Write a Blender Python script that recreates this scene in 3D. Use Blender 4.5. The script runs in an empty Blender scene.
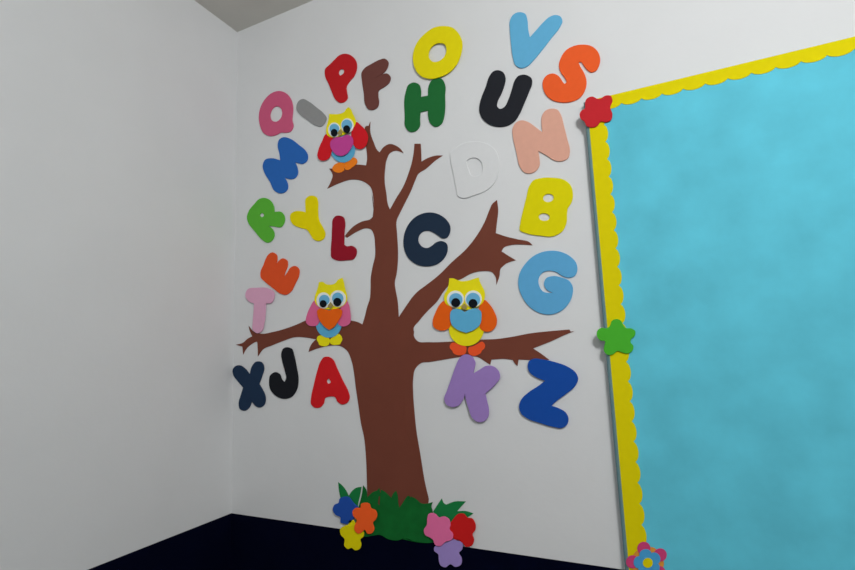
import bpy, math, random, re
from mathutils import Vector, Matrix
random.seed(4)
S = bpy.context.scene
COL = S.collection
S.view_settings.view_transform = 'Standard'
S.view_settings.look = 'None'
S.view_settings.gamma = 1
S.view_settings.exposure = 0
S.view_settings.use_curve_mapping = False

# ---------------------------------------------------------------- camera (solved from the room's edges)
FPX, YAW, PIT, ROL = 499.9, -0.456154, 0.137168, -0.0361
CAM = Vector((1.39439, -1.36574, 1.5))
PPX, PPY = 409.0, 285.0
fw = Vector((math.sin(YAW)*math.cos(PIT), math.cos(YAW)*math.cos(PIT), math.sin(PIT)))
rt = fw.cross(Vector((0, 0, 1))).normalized()
up = rt.cross(fw)
c, s = math.cos(ROL), math.sin(ROL)
rt, up = c*rt + s*up, -s*rt + c*up
cd = bpy.data.cameras.new('camera')
cd.sensor_width = 36
cd.lens = FPX*36/855
cd.shift_x = (427.5-PPX)/855
cd.clip_start = 0.05
cam = bpy.data.objects.new('camera', cd)
COL.objects.link(cam)
cam.matrix_world = Matrix(((rt.x, up.x, -fw.x, CAM.x), (rt.y, up.y, -fw.y, CAM.y), (rt.z, up.z, -fw.z, CAM.z), (0, 0, 0, 1)))
S.camera = cam

def at(px, py, depth=0.0):
    """point of the plane y = -depth that is seen at the photo's pixel px, py -> (x, z)"""
    d = fw + rt*((px-PPX)/FPX) - up*((py-PPY)/FPX)
    t = (-depth-CAM.y)/d.y
    p = CAM + d*t
    return (p.x, p.z)

# ---------------------------------------------------------------- materials
def lin(c8):
    o = []
    for v in c8:
        v = v/255
        o.append(v/12.92 if v <= .04045 else ((v+.055)/1.055)**2.4)
    return (*o, 1)

def mat(name, rgb, rough=.8, spec=.12, grain=.02, scale=60, bump=.08, bscale=400):
    m = bpy.data.materials.new(name)
    m.use_nodes = True
    nt = m.node_tree
    b = nt.nodes['Principled BSDF']
    b.inputs['Roughness'].default_value = rough
    b.inputs['Specular IOR Level'].default_value = spec
    tc = nt.nodes.new('ShaderNodeTexCoord')
    n = nt.nodes.new('ShaderNodeTexNoise')
    n.inputs['Scale'].default_value = scale
    n.inputs['Detail'].default_value = 4
    nt.links.new(tc.outputs['Object'], n.inputs['Vector'])
    r = nt.nodes.new('ShaderNodeValToRGB')
    col = lin(rgb)
    r.color_ramp.elements[0].position = .3
    r.color_ramp.elements[1].position = .7
    r.color_ramp.elements[0].color = (*[v*(1-grain) for v in col[:3]], 1)
    r.color_ramp.elements[1].color = (*[min(1, v*(1+grain)) for v in col[:3]], 1)
    nt.links.new(n.outputs['Fac'], r.inputs['Fac'])
    nt.links.new(r.outputs['Color'], b.inputs['Base Color'])
    n2 = nt.nodes.new('ShaderNodeTexNoise')
    n2.inputs['Scale'].default_value = bscale
    nt.links.new(tc.outputs['Object'], n2.inputs['Vector'])
    bp = nt.nodes.new('ShaderNodeBump')
    bp.inputs['Strength'].default_value = bump
    bp.inputs['Distance'].default_value = .001
    nt.links.new(n2.outputs['Fac'], bp.inputs['Height'])
    nt.links.new(bp.outputs['Normal'], b.inputs['Normal'])
    return m

M = {}
def foam(key, rgb, **k):
    M[key] = mat('foam_'+key, rgb, **k)
M['wall'] = mat('white_wall_paint', (219, 221, 222), .85, .15, .015, 5, .25, 60)
M['ceiling'] = mat('ceiling_paint', (214, 212, 205), .9, .1, .03, 6, .2, 60)
M['dado'] = mat('navy_gloss_paint', (3, 6, 28), .85, .03, .1, 12, .1, 60)
M['floor'] = mat('grey_floor', (120, 116, 110), .5, .4, .1, 8, .1, 60)
foam('white', (219, 221, 222), grain=.01)
foam('rose', (206, 92, 128))
foam('grey', (146, 147, 147))
foam('red', (192, 32, 38))
foam('brown', (110, 66, 60))
foam('yellow', (232, 218, 14))
foam('green', (34, 108, 54))
foam('sky', (100, 176, 216))
foam('black', (36, 38, 44))
foam('orange', (238, 96, 44))
foam('peach', (222, 168, 148))
foam('blue', (44, 104, 184))
foam('lime', (92, 180, 58))
foam('gold', (234, 216, 0))
foam('crimson', (150, 24, 42))
foam('rust', (226, 84, 40))
foam('pale_pink', (222, 168, 196))
foam('navy', (32, 52, 78))
foam('jet', (26, 28, 34))
foam('scarlet', (210, 30, 36))
foam('midnight', (34, 50, 70))
foam('lemon', (224, 214, 4))
foam('azure', (94, 168, 214))
foam('violet', (158, 128, 194))
foam('royal', (22, 76, 164))
foam('bark', (116, 64, 50), grain=.04, scale=9)
foam('wing_red', (214, 30, 40))
foam('wing_pink', (222, 104, 150))
foam('wing_orange', (236, 98, 20))
foam('owl_yellow', (240, 228, 24))
foam('heart_magenta', (198, 72, 152))
foam('heart_orange', (238, 102, 20))
foam('owl_blue', (94, 176, 216))
foam('iris', (112, 182, 220))
foam('pupil', (14, 20, 28))
foam('eye_white', (238, 240, 236))
foam('beak', (164, 146, 84))
foam('owl_orange', (246, 132, 34))
foam('foot_coral', (240, 88, 44))
foam('grass', (18, 104, 44), grain=.12, scale=30)
foam('leaf', (26, 126, 66))
foam('petal_blue', (36, 82, 172))
foam('petal_orange', (255, 100, 40))
foam('petal_yellow', (234, 220, 8))
foam('petal_pink', (234, 114, 166))
foam('petal_red', (206, 30, 30))
foam('petal_lilac', (164, 142, 208))
foam('board_red', (196, 40, 48))
foam('board_green', (74, 178, 48))
foam('board_yellow', (222, 208, 0))
foam('border_pink', (206, 66, 120))
foam('border_blue', (74, 160, 214))
foam('border_orange', (220, 150, 60))
M['board'] = mat('blue_board_paper', (94, 196, 218), .7, .2, .09, 11, .15, 80)
M['board_edge'] = mat('board_edge_grey_teal', (112, 146, 152), .7, .2, .04, 16, .1, 80)

# ---------------------------------------------------------------- shapes
def parse(txt):
    """'@ox,oy,scale' sets the frame of the following points; 'x,y!' is a sharp point"""
    ox, oy, sc = 0, 0, 1
    pts = []
    for tk in txt.replace(';', ' ').split():
        if tk[0] == '@':
            ox, oy, sc = map(float, tk[1:].split(','))
        else:
            sharp = tk.endswith('!')
            x, y = map(float, tk.rstrip('!').split(','))
            pts.append((ox+x/sc, oy+y/sc, sharp))
    return pts

def smooth(pts, n=6):
    """closed centripetal-ish spline through the points, broken at the sharp ones"""
    N = len(pts)
    out = []
    P = [Vector(p[:2]) for p in pts]
    def tang(i):
        a, b, c_ = P[i-1], P[i], P[(i+1) % N]
        d1, d2 = (b-a).length, (c_-b).length
        t = ((b-a)/max(d1, 1e-6)*d2 + (c_-b)/max(d2, 1e-6)*d1)/max(d1+d2, 1e-6)
        return t
    for i in range(N):
        j = (i+1) % N
        L = (P[j]-P[i]).length
        si, sj = pts[i][2], pts[j][2]
        d = (P[j]-P[i])/max(L, 1e-6)
        t0 = d if si else tang(i)
        t1 = d if sj else tang(j)
        for k in range(n):
            u = k/n
            h00 = 2*u**3-3*u*u+1; h10 = u**3-2*u*u+u; h01 = -2*u**3+3*u*u; h11 = u**3-u*u
            out.append(h00*P[i]+h10*L*t0+h01*P[j]+h11*L*t1)
    return out

def ellipse(cx, cy, rx, ry, rot=0, n=36):
    a = math.radians(rot)
    return [Vector((cx+rx*math.cos(t)*math.cos(a)-ry*math.sin(t)*math.sin(a),
                    cy+rx*math.cos(t)*math.sin(a)+ry*math.sin(t)*math.cos(a)))
            for t in [2*math.pi*k/n for k in range(n)]]

def petals(cx, cy, rx, ry, th0, n=90, dip=.34):
    o = []
    for k in range(n):
        t = 2*math.pi*k/n
        q = abs(math.cos(2.5*(t-math.radians(th0))))
        r = 1-dip*(1-q**.75)**1.1
        o.append(Vector((cx+rx*r*math.cos(t), cy+ry*r*math.sin(t))))
    return o

def slab(name, loops, back, thick, m, parent=None, bevel=.0008, wall=False):
    """loops: closed outlines (outer first, then holes) in photo pixels, or in wall metres if wall=True.
    A foam sheet whose back lies at y=-back and whose face lies at y=-(back+thick)."""
    front = back+thick
    W = []
    for lp in loops:
        W.append([Vector((p[0], p[1])) if wall else Vector(at(p[0], p[1], front)) for p in lp])
    xs = [p.x for p in W[0]]; zs = [p.y for p in W[0]]
    cx, cz = (min(xs)+max(xs))/2, (min(zs)+max(zs))/2
    cu = bpy.data.curves.new(name, 'CURVE')
    cu.dimensions = '2D'; cu.fill_mode = 'BOTH'
    bevel = min(bevel, thick*.45)
    cu.extrude = thick/2-bevel
    cu.bevel_depth = bevel; cu.bevel_resolution = 2; cu.offset = -bevel
    for lp in W:
        sp = cu.splines.new('POLY')
        sp.points.add(len(lp)-1)
        for i, p in enumerate(lp):
            sp.points[i].co = (p.x-cx, p.y-cz, 0, 1)
        sp.use_cyclic_u = True
    tmp = bpy.data.objects.new('tmp', cu)
    COL.objects.link(tmp)
    dg = bpy.context.evaluated_depsgraph_get()
    me = bpy.data.meshes.new_from_object(tmp.evaluated_get(dg), depsgraph=dg)
    bpy.data.objects.remove(tmp)
    bpy.data.curves.remove(cu)
    me.name = name
    # curve plane (x, y) -> wall plane (x, z), face towards the room (-y)
    me.transform(Matrix(((1, 0, 0, 0), (0, 0, -1, 0), (0, 1, 0, 0), (0, 0, 0, 1))))
    me.materials.clear(); me.materials.append(m)
    for f in me.polygons: f.material_index = 0; f.use_smooth = False
    o = bpy.data.objects.new(name, me)
    COL.objects.link(o)
    loc = Vector((cx, -(back+thick/2), cz))
    if parent:
        o.parent = parent
        w = parent.location.copy()
        q = parent.parent
        while q: w += q.location; q = q.parent
        o.location = loc-w
    else:
        o.location = loc
    return o

def tag(o, label, cat, group=None):
    o['label'] = label; o['category'] = cat
    if group: o['group'] = group
    return o

# ---------------------------------------------------------------- the room
def box(name, x0, x1, y0, y1, z0, z1, m, kind='structure', parent=None):
    me = bpy.data.meshes.new(name)
    v = [(x, y, z) for x in (x0, x1) for y in (y0, y1) for z in (z0, z1)]
    cx, cy, cz = (x0+x1)/2, (y0+y1)/2, (z0+z1)/2
    v = [(a-cx, b-cy, c_-cz) for a, b, c_ in v]
    f = [(0, 1, 3, 2), (4, 6, 7, 5), (0, 4, 5, 1), (2, 3, 7, 6), (0, 2, 6, 4), (1, 5, 7, 3)]
    me.from_pydata(v, [], f); me.materials.append(m)
    o = bpy.data.objects.new(name, me)
    COL.objects.link(o); o.location = (cx, cy, cz)
    if kind: o['kind'] = kind
    return o

H, ZD = 2.8, 0.9705
XR, YF = 3.6, -3.6
box('floor', -.12, XR, YF, .12, -.1, 0, M['floor'])
box('ceiling', -.12, XR, YF, .12, H, H+.1, M['ceiling'])
box('wall_back', -.12, XR, 0, .12, 0, H, M['wall'])
box('wall_left', -.12, 0, YF, 0, 0, H, M['wall'])
box('trim_1', .0015, XR, -.0015, 0, 0, ZD, M['dado'])
box('trim_2', 0, .0015, YF, 0, 0, ZD, M['dado'])

# ---------------------------------------------------------------- the tree
TREE = """
@320,470,5.7 275,240! 268,110 265,0
@340,320,4.071 104,540 98,480 85,420 75,350 62,260
@290,330,5.7 365,250 350,175 322,115 288,92 240,88 195,95 150,107 105,125! 113,97 130,70
@230,300,4.071 350,160! 310,153 260,152 220,165 170,185 135,200 113,230! 112,195 108,170 90,178 65,200 53,222! 50,190! 23,182!
 50,175 75,155 90,148! 80,125 75,105! 95,128 125,137 175,130 230,115 280,96
@290,270,7.125 110,360 270,335 435,360 480,370 515,388! 530,340 550,260 568,205
@310,190,5.7 345,560 346,500 358,430 370,380 370,310 362,250 348,225 320,218 270,235 225,262 210,272! 198,262! 215,240 250,205 300,178 345,165 357,152! 362,100 355,40
@310,110,4.071 260,410 258,360 245,312 215,290 170,283 120,297 70,320! 85,290 92,265 78,238! 130,238 190,222 228,225! 232,200 228,150 222,95 228,65
 238,64! 245,47! 245,90 258,130 275,165 283,172! 300,150 325,138 350,145 370,160 380,175! 350,165 325,175 312,200 305,240 303,290 310,340 318,390 325,405!
 350,360 380,310 400,260 415,210 422,170 425,137! 450,137! 452,170 453,210! 480,195 515,185 540,185! 510,205 470,240 440,260 428,285 412,325 385,380 360,430
@310,190,5.7 495,165 495,250 500,330 500,400 492,480 482,530
@390,190,4.071 20,395 30,450 35,518! 60,480 110,415 150,385 200,345 250,295 310,240 350,190 385,130 405,80 415,58 435,40! 440,80 435,130 430,175!
 475,190 520,201
@500,160,5.7 60,448 120,455 168,468 185,485! 130,482 60,485 20,500 8,520!
@500,230,5.7 45,145 90,172! 55,182 25,195
@390,190,4.071 470,300 450,320 445,350 433,385! 430,355 415,335 380,330 330,340 290,362 250,378 220,410 190,455 150,495 120,530 95,570
@340,320,4.071 300,45 300,65 315,86 360,90 450,88
@480,280,4.75 0,283 80,280 150,270 240,253 330,243 425,235! 430,245! 448,243! 400,262 340,290 290,310 252,325! 290,350 330,380!
 240,380 183,378! 178,408! 168,400 155,380! 120,375 54,378! 48,402! 25,388 0,371
@430,340,5.7 270,97 240,92 150,100 60,115 0,125
@340,320,4.071 330,175 305,200 297,240 297,300 303,380 310,450 325,540
@400,470,5.7 145,90 163,165! 158,240!
"""
TT = .002
tree = slab('paper_tree', [smooth(parse(TREE), 5)], .0002, TT, M['bark'], bevel=.0004)
tag(tree, 'large brown foam tree with bare branches stuck on the white wall', 'tree decoration')

bp_ = slab('bark_patch', [smooth(parse("@360,380,4.38 150,100 165,72 190,70 196,110 192,200 215,260 240,325 225,342 190,300 165,250 152,180"), 4)], TT+.0002, .0005, M['bark'], parent=tree, bevel=.0002)
bp_['label'] = 'faint long patch glued on the trunk'

# ---------------------------------------------------------------- grass and leaves at the foot
GB = TT+.0006
g = slab('foam_grass', [smooth(parse("""
@320,470,5.7 245,88! 262,112 268,160!
@360,470,7.125 55,190! 90,158 126,142 136,128! 145,165 150,140! 182,160 222,200! 238,165 256,148! 268,185 272,240 280,270! 300,240 322,205 340,182! 352,205 362,190! 395,205 440,240 475,240 517,229! 508,262 516,290 516,400
@400,470,5.7 195,408 120,415 60,405 30,392 0,387
@320,470,5.7 530,405 490,390 440,402 390,395 340,370 300,375 250,380 205,330 210,240 222,200! 238,140
"""), 4), smooth(parse("@320,460,5.18 303,190! 311,186! 308,236! 299,228!"), 2), smooth(parse("@320,460,5.18 457,186! 466,190! 461,216!"), 2)], GB, .002, M['grass'], bevel=.0004)
tag(g, 'dark green foam grass clump across the base of the brown tree', 'grass decoration')
g = slab('foam_leaf', [smooth(parse("@320,470,5.7 103,70! 125,88 148,118 163,148! 180,122 205,102 236,96! 226,150 216,195 208,250! 125,250! 118,170 108,120"), 4)],
         .0004, .002, M['leaf'], bevel=.0004)
tag(g, 'green pointed foam leaves above the dark blue flower', 'leaf decoration')
g = slab('foam_leaf', [smooth(parse("@400,470,5.7 188,238! 212,200 238,162! 248,188 262,198! 310,180 375,180! 350,207 325,236! 370,234 418,248! 392,266 350,285 320,340 280,330 228,275"), 4)],
         .0004, .002, M['leaf'], bevel=.0004)
tag(g, 'green pointed foam leaves above the pink and red flowers', 'leaf decoration')

# ---------------------------------------------------------------- flowers in the grass
FT = .004
def flower(name, loop, back, key, label, group=None):
    return tag(slab(name, [loop], back, FT, M[key], bevel=.0012), label, 'flower decoration', group)
F0 = GB+.0026
fg = 'foam flowers at the foot of the tree'
FL = "@320,460,5.18 "
def fl(t): return smooth(parse(FL+t), 4)
flower('foam_flower', fl("130,190 150,194 165,213 182,232 196,245 190,270 175,300 160,325 130,332 106,324 104,297 80,285 65,257 74,232 95,222 100,202"), F0, 'petal_blue', 'dark blue foam flower left of the tree base', fg)
flower('foam_flower', fl("165,308 182,328 202,352 226,378 222,400 208,412 212,440 204,462 180,468 163,456 145,462 125,445 126,410 108,390 104,357 125,342 145,335 148,315"), F0, 'petal_yellow', 'yellow foam flower lowest left of the tree, over the navy band', fg)
flower('foam_flower', fl("232,222 255,228 263,250 285,260 295,285 288,308 273,325 280,358 268,380 245,382 231,362 215,376 195,382 178,365 180,335 190,312 172,292 168,265 185,248 208,248 212,228"), F0+.0045, 'petal_orange', 'orange foam flower overlapping the blue and yellow flowers', fg)
flower('foam_flower', fl("715,280 745,280 763,299 785,303 803,330 803,365 789,385 797,415 785,445 755,450 735,428 700,415 678,380 672,335 690,305"), F0, 'petal_red', 'red foam flower rightmost at the tree base', fg)
flower('foam_flower', fl("690,412 720,412 738,437 735,465 719,482 733,510 728,545 700,555 675,541 650,557 625,548 614,515 612,490 590,470 592,450 620,440 660,425"), F0, 'petal_lilac', 'lilac foam flower under the pink and red ones', fg)
flower('foam_flower', fl("580,275 600,283 613,298 640,293 665,305 675,335 670,360 688,385 684,412 650,425 620,448 595,440 585,415 568,402 545,390 537,362 552,337 555,300 562,280"), F0+.0045, 'petal_pink', 'pink foam flower right of the tree base', fg)

# ---------------------------------------------------------------- letters
LT = .004
UPF = TT+.0006         # for letters that lie over the tree
LET = [
 ('Q', 'rose', 0, 'pink foam letter Q near the room corner', ["@230,40,5.7 285,290 322,305 348,340 358,385 355,430 353,455 360,490 345,520 315,528 290,527 265,540 225,547 190,530 172,495 163,440 172,385 200,335 240,300",
   "@230,40,5.7 268,377 288,388 296,410 288,445 262,465 238,458 228,435 236,400 250,383"]),
 ('I', 'grey', 0, 'grey foam letter I tilted beside the pink Q', ["@230,40,5.7 415,335 445,348 488,380 530,415 548,440 540,470 515,493 485,485 440,455 400,425 378,395 380,365 395,343"]),
 ('P', 'red', 0, 'red foam letter P beside the brown F', ["@310,40,5.7 200,77 235,88 262,120 265,165 250,205 225,235 207,265 210,300 213,330 195,352 170,357 145,340 125,300 105,250 85,205 85,165 110,140 140,110 165,87",
   "@310,40,5.7 178,165 192,170 191,187 172,203! 163,190 167,172"]),
 ('F', 'brown', 0, 'brown foam letter F at the top of the wall', ["@310,40,5.7 425,105 445,122 443,150 428,177 383,210! 412,194 440,190 458,210 452,240 425,265 390,290 388,320 392,350 385,380 355,398 330,393 315,370 305,300 295,230 293,185 310,160 350,135 395,112"]),
 ('O', 'yellow', LT+.0004, 'yellow foam letter O on top of the green H', ["@390,20,5.7 310,33 355,42 390,75 410,120 405,190 380,250 340,295 290,322 235,335 180,322 145,285 130,235 135,170 155,125 200,75 250,42",
   "@390,20,5.7 280,130 310,138 320,165 310,205 280,232 245,237 222,215 222,180 240,148"]),
 ('H', 'green', 0, 'green foam letter H below the yellow O', ["@390,20,5.7 88,410 105,368 135,355 165,367 175,395 175,437! 215,430! 218,380 235,345 265,328 295,335 312,365 313,430 312,520 @310,110,4.071 545,28 535,55 510,68 490,55 480,25 @390,20,5.7 215,515! 172,525! @310,110,4.071 447,35 446,65 430,85 405,88 388,70 385,25"]),
 ('V', 'sky', 0, 'light blue foam letter V at the top', ["@460,0,5.7 345,68 372,78 383,110 388,165 398,211! 430,175 475,125 510,95 545,84 574,94 583,118 570,150 520,215 470,280 420,340 385,375 345,387 315,370 300,325 290,250 283,170 283,120 300,85 320,72"]),
 ('U', 'black', 0, 'black foam letter U beside the peach N', ["498,70 503,72 505.3,77 504,86 500.5,95 497.5,101 497,106 500,108.7 504,107 508,100 511.5,90 515,79.5 517.8,76 522,74.5 527.5,75.2 531.6,78.5 532,83 529,91.4 524.6,102 519.3,114 515,120.5 508.8,124.9 500,126.7 490,124.7 483,119.5 479.2,111.5 479.5,104 482,95.4 485.6,86.5 489,76.5 493,71.3"]),
 ('S', 'orange', 0, 'orange foam letter S at the upper right', ["@500,30,5.7 480,82 520,90 552,115 570,155 565,200 545,232 520,240 495,225 475,200 461,182 450,182 457,205 480,245 493,290 485,340 455,385 405,408 350,412 300,400 262,370 243,325 245,285 270,255 305,247 335,262 355,290 368,305 378,298 370,275 345,240 335,200 345,160 375,115 420,90"]),
 ('N', 'peach', 0, 'peach foam letter N between the black U and yellow B', ["@490,100,5.7 175,115 215,123 255,150 298,183! 292,130 295,90 315,60 350,48 385,55 405,85 420,140 440,220 455,290 445,330 410,348 370,345 320,315 275,290! 282,335 282,370 265,400 230,418 195,412 172,385 150,300 130,210 127,165 145,130"]),
 ('D', 'white', 0, 'white foam letter D, hardly seen against the white wall', ["@430,130,5.7 115,130 135,110 175,82 240,65 310,72 360,100 385,140 392,200 385,260 355,315 310,350 250,372 185,388 160,378 148,330 130,240 115,165",
   "@430,130,5.7 210,175 235,160 265,160 290,180 298,215 292,245 265,262 235,258 222,230"]),
 ('M', 'blue', 0, 'blue foam letter M lying on its side', ["@230,120,5.7 305,97 340,105 390,140 430,175 443,205 435,235 410,250 385,245 370,240! 382,270 385,305 370,330 340,337 310,328! 325,355 328,390 310,412 285,418 255,405 225,350 195,300 185,260 200,225 235,217 285,228! 280,190 270,145 280,110"]),
 ('R', 'lime', 0, 'light green foam letter R by the room corner', ["@230,170,5.7 190,158 225,170 248,205 252,238! 290,238 308,260 308,300 290,325 250,322 220,318! 240,335 252,365 240,400 212,415 185,400 140,350 105,305 95,270 105,235 140,190 165,165",
   "@230,170,5.7 181,245 193,257 181,269 169,257"]),
 ('Y', 'gold', 0, 'yellow foam letter Y right of the light green R', ["@230,170,5.7 468,145 492,155 500,180 500,230 508,290 530,330 542,365 530,395 500,405 475,395 455,365 438,342 400,330 360,312 343,285 345,250 370,235 400,233 430,240! 428,200 430,165 445,150"]),
 ('L', 'crimson', 0, 'dark red foam letter L left of the trunk', ["@310,190,5.7 165,145 190,155 198,180 195,240 193,310! 205,319 240,318 262,335 262,370 245,395 210,400 150,400 122,385 118,350 122,280 125,210 130,165 145,148"]),
 ('E', 'rust', 0, 'orange foam letter E tilted above the pale pink T', ["@230,240,5.7 215,85 240,70 265,85 268,110 260,150! 275,120 300,104 325,118 328,145 315,180 305,212! 325,185 345,155 372,148 392,165 392,200 370,250 345,295 320,312 290,308 250,280 200,240 175,215 173,180 190,140 203,105"]),
 ('T', 'pale_pink', UPF, 'pale pink foam letter T standing on the left branch', ["@230,240,5.7 100,280 150,272 215,275 248,295 250,330 235,358 203,362! 200,420 192,480 180,520 155,532 130,515 128,470 133,410 135,362! 105,350 88,325 90,295"]),
 ('X', 'navy', 0, 'dark navy foam letter X beside the room corner', ["@220,320,5.7 110,258 140,275 168,310! 180,265 205,237 235,240 250,270 240,315 222,365! 240,395 258,440 250,485 225,500 200,490 180,465! 165,500 140,518 112,508 105,475 118,425 130,385! 100,350 75,315 72,280 88,262"]),
 ('J', 'jet', 0, 'black foam letter J between the X and red A', ["@220,320,5.7 380,155 408,165 420,200 435,270 445,340 435,400 405,440 360,450 320,435 285,395 278,350 285,315 315,297 340,310 352,340 365,352 375,335 368,290 352,230 348,190 360,162"]),
 ('A', 'scarlet', 0, 'red foam letter A left of the trunk', ["@290,330,5.7 215,152 240,165 265,215 300,290 330,350 338,385 325,415 295,425 270,410 255,383 225,380 200,388 190,420 170,442 140,443 120,425 120,380 135,310 155,230 175,175 192,155",
   "@290,330,5.7 218,275! 231,299 215,306 208,294"]),
 ('C', 'midnight', 0, 'navy foam letter C right of the trunk', ["@385,190,5.7 255,127 310,140 350,170 370,205 368,245 350,272 325,275 305,262 280,245 250,232 215,237 192,262 190,295 210,322 240,330 265,318 290,298 320,290 350,305 355,345 335,390 300,420 240,435 180,425 130,385 107,330 107,260 130,200 170,155 215,133"]),
 ('B', 'lemon', 0, 'yellow foam letter B above the blue G', ["@500,160,5.7 235,102 300,100 365,112 400,140 415,190 408,240 385,275! 382,300 378,360 355,405 300,435 230,432 150,418 112,400 115,360 130,290 150,210 165,150 190,115"]),
 ('G', 'azure', 0, 'light blue foam letter G near the board', ["@500,230,5.7 290,117 350,125 400,150 435,190 440,230 425,262 395,272 355,262 320,240 280,232 240,245 220,275 222,315 245,350 275,358 298,357! 265,340 250,310 262,275 300,262 350,270 395,290 413,320 412,370 390,420 350,460 290,482 230,475 170,440 125,380 103,310 110,250 145,190 195,145 240,125"]),
 ('K', 'violet', UPF+.0045, 'purple foam letter K under the orange-winged owl', ["@430,340,5.7 210,82 240,95 258,130 252,165 247,190! 280,170 320,147 360,150 392,180 398,215 375,250 340,285 315,305! 325,350 335,400 330,440 305,465 270,467 240,445 220,395 205,345 198,310! 185,345 160,375 125,383 90,365 80,335 95,290 120,220 145,150 170,100 190,85"]),
 ('Z', 'royal', UPF, 'dark blue foam letter Z under the right branch', ["@500,340,5.7 185,108 240,110 310,125 390,155 430,185 445,220 430,260 380,305 320,350 293,375! 340,392 375,415 390,450 380,485 350,503 310,498 230,475 150,445 120,420 108,380 120,340 160,300 220,260 255,233! 200,210 165,180 157,150 165,120"]),
]
for ch, key, back, label, loops in LET:
    L = [smooth(parse(t), 5) for t in loops]
    if ch == 'B':
        L.append(ellipse(500+275/5.7, 160+216/5.7, 30/5.7, 23/5.7, -8))
        L.append(ellipse(500+251/5.7, 160+325/5.7, 31/5.7, 21/5.7, 5))
    o = slab('foam_letter', L, back+.0002, LT, M[key], bevel=.0013)
    tag(o, label, 'letter', 'foam alphabet letters on the wall')

# ---------------------------------------------------------------- owls
OT = .0014
def owl(cpx, cpy, label, parts):
    x, z = at(cpx, cpy, TT)
    e = bpy.data.objects.new('foam_owl', None)
    COL.objects.link(e)
    e.location = (x, -(TT+.0004), z)
    e.empty_display_size = .02
    tag(e, label, 'owl decoration', 'foam owls on the tree')
    last = None
    for nm, lv, key, sh, *lab in parts:
        par = last if nm in ('iris', 'pupil') else e
        loop = smooth(parse(sh), 5) if isinstance(sh, str) else ellipse(*sh)
        o = slab(nm, [loop], TT+.0006+lv*(OT+.0001), OT, M[key], parent=par, bevel=.0004)
        if nm == 'eye': last = o
        if lab: o['label'] = lab[0]
    return e
def Z(ox, oy, s, cx, cy, rx, ry, rot=0):
    return (ox+cx/s, oy+cy/s, rx/s, ry/s, rot)

A_ = (440, 275, 11.4); B_ = (305, 275, 11.4); C_ = (320, 100, 11.4)
owl(465, 345, 'foam owl with orange wings and a blue heart on the right branch', [
 ('foot', 0, 'foot_coral', "@440,310,11.4 150,370 115,395 112,435 138,465 150,490 185,512 230,516 285,500 300,460 298,420 240,400 200,385"),
 ('foot', 0, 'foot_coral', "@440,310,11.4 480,360 510,390 505,440 478,462 465,490 430,512 380,524 335,505 318,465 325,430 380,410 430,385"),
 ('belly', 1, 'owl_yellow', Z(440, 310, 11.4, 300, 215, 200, 196)),
 ('wing', 2, 'wing_orange', "@425,270,7.125 135,220 105,245 75,300 55,360 58,400 85,425 130,432 170,415 187,385 195,320 190,270 165,240", 'orange wing'),
 ('wing', 2, 'wing_orange', "@425,270,7.125 420,212 460,245 495,300 512,350 505,400 470,435 430,440 395,420 385,380 380,300 390,250", 'orange wing'),
 ('head', 3, 'owl_yellow', "@440,275,11.4 105,38! 150,38 200,58 240,70 290,68 350,55 400,38 440,28! 455,80 480,130 505,180 512,240 490,310 440,355 380,385 200,385 120,360 60,320 45,270 50,220 80,170 97,110"),
 ('eye', 4, 'eye_white', Z(*A_, 175, 275, 97, 97)), ('iris', 5, 'iris', Z(*A_, 180, 280, 76, 74)), ('pupil', 6, 'pupil', Z(*A_, 178, 315, 51, 52)),
 ('eye', 4, 'eye_white', Z(*A_, 378, 273, 97, 97)), ('iris', 5, 'iris', Z(*A_, 377, 280, 80, 78)), ('pupil', 6, 'pupil', Z(*A_, 375, 325, 50, 52)),
 ('heart', 5.3, 'owl_blue', "@425,270,7.125 282,300! 255,283 215,276 187,290 178,340 190,390 230,425 293,448! 350,425 390,390 402,340 395,290 365,274 320,280", 'light blue heart'),
 ('beak', 6.4, 'beak', "@440,275,11.4 275,325! 308,362 282,396! 242,365"),
])
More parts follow.
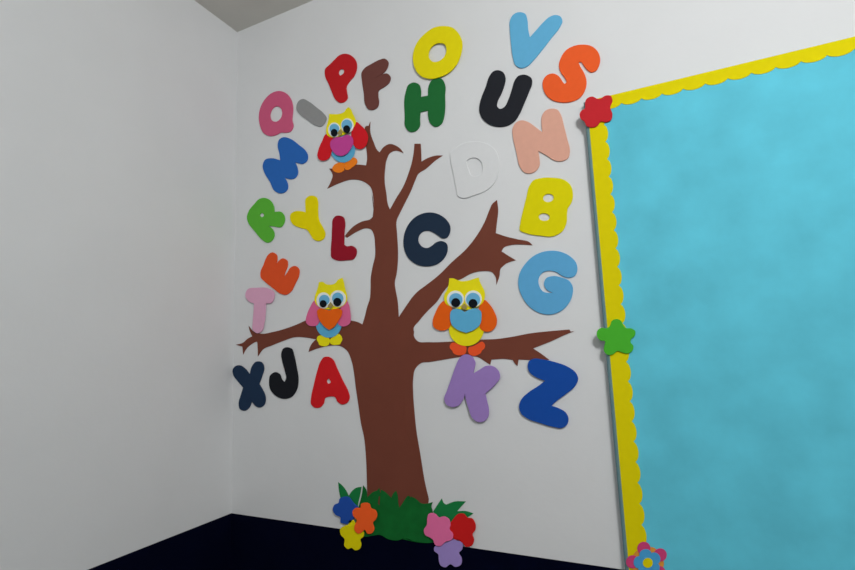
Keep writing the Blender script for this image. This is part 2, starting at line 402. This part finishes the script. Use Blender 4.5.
owl(330, 346, 'foam owl with pink wings and an orange heart on the left branch', [
 ('foot', 0, 'owl_yellow', "@305,305,11.4 180,345 145,358 133,395 150,425 158,450 195,468 240,470 270,450 280,400 265,370 220,355", 'yellow foot'),
 ('foot', 0, 'owl_yellow', "@305,305,11.4 380,328 410,352 424,395 410,425 400,445 360,455 320,456 290,440 287,390 310,370 350,350", 'yellow foot'),
 ('belly', 1, 'owl_blue', Z(305, 305, 11.4, 270, 215, 147, 158), 'light blue belly'),
 ('wing', 2, 'wing_pink', "@305,275,11.4 110,290 60,360 25,440 8,520 @305,305,11.4 12,200 35,228 90,242 128,236 160,200 170,100 170,40 @305,275,11.4 170,330", 'pink wing'),
 ('wing', 2, 'wing_pink', "@305,275,11.4 468,285 500,340 515,420 520,500 @305,305,11.4 515,200 490,228 445,245 400,236 370,200 380,120 400,60 @305,275,11.4 420,330", 'pink wing'),
 ('head', 3, 'owl_yellow', "@305,275,11.4 158,80! 200,78 240,103 290,110 340,95 380,50 425,32! 440,75 455,150 475,220 480,280 455,330 400,370 330,390 200,380 130,340 108,290 115,230 140,160 152,115"),
 ('eye', 4, 'eye_white', Z(*B_, 210, 290, 80, 92)), ('iris', 5, 'iris', Z(*B_, 218, 285, 60, 60)), ('pupil', 6, 'pupil', Z(*B_, 205, 328, 40, 42)),
 ('eye', 4, 'eye_white', Z(*B_, 375, 270, 90, 95)), ('iris', 5, 'iris', Z(*B_, 372, 265, 64, 66)), ('pupil', 6, 'pupil', Z(*B_, 367, 308, 46, 48)),
 ('heart', 5.3, 'heart_orange', "@305,305,11.4 275,62! 225,48 175,38 140,60 142,120 180,200 230,255 275,285! 330,250 380,180 418,110 420,62 390,42 335,42", 'orange heart'),
 ('beak', 6.4, 'beak', "@305,275,11.4 290,308! 318,350 290,385! 260,358"),
])
owl(345, 168, 'foam owl with red wings and a magenta heart on the top branch', [
 ('foot', 0, 'owl_orange', "@320,130,11.4 180,385 150,410 138,440 158,470 200,486 245,480 275,455 272,420 285,385 230,370", 'orange foot'),
 ('foot', 0, 'owl_orange', "@320,130,11.4 385,312 415,330 425,365 400,400 360,430 320,455 288,450 275,420 290,370 330,340", 'orange foot'),
 ('belly', 1, 'owl_blue', Z(320, 130, 11.4, 258, 215, 140, 155, -10), 'light blue belly'),
 ('wing', 2, 'wing_red', "@305,95,7.125 150,278 120,330 95,390 88,435 100,460 135,467 170,450 188,410 195,350 195,300", 'red wing'),
 ('wing', 2, 'wing_red', "@305,95,7.125 368,192 395,213 430,250 448,290 445,330 430,365 395,385 360,375 340,340 330,270 340,230", 'red wing'),
 ('head', 3, 'owl_yellow', "@320,100,11.4 103,158! 150,160 200,160 240,152 278,132 300,98 325,80! 350,102 370,150 395,200 408,240 395,290 360,340 300,380 200,420 110,420 75,390 70,330 85,260 100,205"),
 ('eye', 4, 'eye_white', Z(*C_, 162, 340, 70, 84)), ('iris', 5, 'iris', Z(*C_, 162, 325, 55, 54)), ('pupil', 6, 'pupil', Z(*C_, 160, 372, 38, 44)),
 ('eye', 4, 'eye_white', Z(*C_, 310, 292, 72, 84)), ('iris', 5, 'iris', Z(*C_, 305, 284, 60, 62)), ('pupil', 6, 'pupil', Z(*C_, 303, 333, 40, 46)),
 ('heart', 5.3, 'heart_magenta', "@320,130,11.4 160,92 120,130 118,190 150,250 200,290 250,295 310,265 350,210 378,150 370,90 340,60 290,57 245,78 205,78", 'magenta heart'),
 ('beak', 6.4, 'beak', "@320,100,11.4 232,330! 256,370 225,410! 200,375"),
])

# ---------------------------------------------------------------- bulletin board
BD = .022
BX0, BZ1 = at(591.3, 150, BD+.003)[0], at(649, 86, BD+.003)[1]
BX1, BZ0 = 2.35, .90
def board_side(x0, x1, z0, z1, d, name, m, r=.009):
    """panel with a rounded front edge"""
    secs = [(0, 0)]+[(r*(1-math.cos(a)), d-r+r*math.sin(a)) for a in [math.pi/2*k/5 for k in range(6)]]
    vs, fs = [], []
    for (i, y) in secs:
        vs += [(x0+i, -y, z0+i), (x1-i, -y, z0+i), (x1-i, -y, z1-i), (x0+i, -y, z1-i)]
    for k in range(len(secs)-1):
        for j in range(4):
            a = 4*k+j; b = 4*k+(j+1) % 4
            fs.append((a, b, b+4, a+4))
    n = len(secs)
    fs.append((4*n-4, 4*n-3, 4*n-2, 4*n-1)); fs.append((3, 2, 1, 0))
    cx, cz = (x0+x1)/2, (z0+z1)/2
    me = bpy.data.meshes.new(name)
    me.from_pydata([(x-cx, y, z-cz) for x, y, z in vs], [], fs)
    me.materials.append(m); me.materials.append(M['board_edge'])
    for f in me.polygons[:-2]: f.material_index = 1
    o = bpy.data.objects.new(name, me); COL.objects.link(o)
    return o, (cx, cz)
root = bpy.data.objects.new('bulletin_board', None); COL.objects.link(root)
root.location = ((BX0+BX1)/2, 0, BZ0)
tag(root, 'blue bulletin board with a yellow scalloped border on the right of the wall', 'bulletin board')
XL = BX0-.0095
pn, (pcx, pcz) = board_side(XL, BX1, BZ0, BZ1+.002, BD, 'panel', M['board'])
pn.parent = root; pn.location = (pcx-root.location.x, -.0017, pcz-BZ0)
# yellow scalloped strip: one closed band round the board
def band():
    w, amp, per = .036, .0085, .0475
    outer = [(BX0, BZ0+.008), (BX1-.012, BZ0+.008), (BX1-.012, BZ1), (BX0, BZ1)]
    x0, z0, x1, z1 = BX0+w, BZ0+.008+w, BX1-.012-w, BZ1-.028
    inner = []
    def side(a, b, n_):
        a = Vector(a); b = Vector(b); L = (b-a).length
        d = (b-a)/L; nn = Vector(n_)
        k = round(L/per)
        for i in range(k):
            for j in range(8):
                t = (i+j/8)/k
                h = amp*math.sin(math.pi*j/8)**.6
                inner.append(a+d*L*t+nn*h)
    side((x0, z0), (x0, z1), (1, 0))
    side((x0, z1), (x1, z1), (0, -1))
    side((x1, z1), (x1, z0), (-1, 0))
    side((x1, z0), (x0, z0), (0, 1))
    return [outer, inner]
bd = slab('border', band(), BD+.0017, .0012, M['board_yellow'], parent=root, bevel=.0003, wall=True)
bd['label'] = 'yellow scalloped border'
bf = BD+.0017+.0012+.0003
RF = "@560,80,5.7 150,108 185,93 215,106 232,104 258,88 290,90 299,115 286,155 298,190 290,228 262,240 232,236 210,262 180,270 150,260 138,236 118,220 112,190 124,172 140,163 142,128"
GF = "@560,280,5.7 320,222 345,230 360,255 375,273 405,275 428,290 425,320 405,338 402,355 418,375 412,405 385,420 350,412 330,405 300,425 270,427 250,405 252,375 256,350 230,345 210,320 212,290 235,272 265,275 285,260 295,233"
flower('foam_flower', smooth(parse(RF), 4), bf, 'board_red', 'red foam flower on the upper left corner of the board', 'foam flowers on the bulletin board')
flower('foam_flower', smooth(parse(GF), 4), bf, 'board_green', 'bright green foam flower halfway down the left edge of the board', 'foam flowers on the bulletin board')
# layered flower at the bottom edge of the picture
fx, fz = at(647.5, 563, bf)
e = bpy.data.objects.new('foam_flower', None); COL.objects.link(e); e.location = (fx, -bf, fz)
tag(e, 'layered pink and blue foam flower with yellow centre low on the board', 'flower decoration', 'foam flowers on the bulletin board')
def rnd(cx, cy, r): return ellipse(cx, cy, r, r, 0, 28)
for k in range(5):
    a = math.radians(-104+72*k)
    slab('petal', [rnd(647.5+15*math.cos(a), 563+15*math.sin(a), 6.6)], bf+.0012, .0012, M['border_pink'], parent=e, bevel=.0004)['label'] = 'pink petal'
o = slab('backing', [petals(647.5, 563, 16.5, 16.5, -140)], bf, .0011, M['border_orange'], parent=e, bevel=.0003); o['label'] = 'orange backing layer'
o = slab('inner_petals', [petals(647.5, 563, 14, 14, -104, dip=.25)], bf+.0025, .0012, M['border_blue'], parent=e, bevel=.0004); o['label'] = 'blue inner layer'
o = slab('flower_centre', [rnd(647.8, 563, 5)], bf+.0038, .0012, M['board_yellow'], parent=e, bevel=.0004); o['label'] = 'round yellow centre'

# ---------------------------------------------------------------- light
def area(name, loc, target, sx, sy, power, color=(1, 1, 1)):
    ld = bpy.data.lights.new(name, 'AREA'); ld.shape = 'RECTANGLE'
    ld.size = sx; ld.size_y = sy; ld.energy = power; ld.color = color
    o = bpy.data.objects.new(name, ld); COL.objects.link(o); o.location = loc
    o.rotation_euler = (Vector(target)-Vector(loc)).to_track_quat('-Z', 'Y').to_euler()
    return o
area('ceiling_lamp', (2.15, -1.75, 2.7), (1.2, 0, 1.7), .28, .28, 25.3)
area('fill_light_middle', (1.2, -2.6, 2.7), (.8, 0, 1.9), .5, .5, 6.9)  # added fill to balance wall brightness, not a known lamp
area('fill_light_far', (2.9, -2.2, 2.7), (1.0, 0, 1.9), .4, .4, 10.8)  # invented fill from the right, power fitted to the wall tones
w = bpy.data.worlds.new('world'); S.world = w; w.use_nodes = True
w.node_tree.nodes['Background'].inputs['Color'].default_value = (.99, .99, 1, 1)
w.node_tree.nodes['Background'].inputs['Strength'].default_value = .26
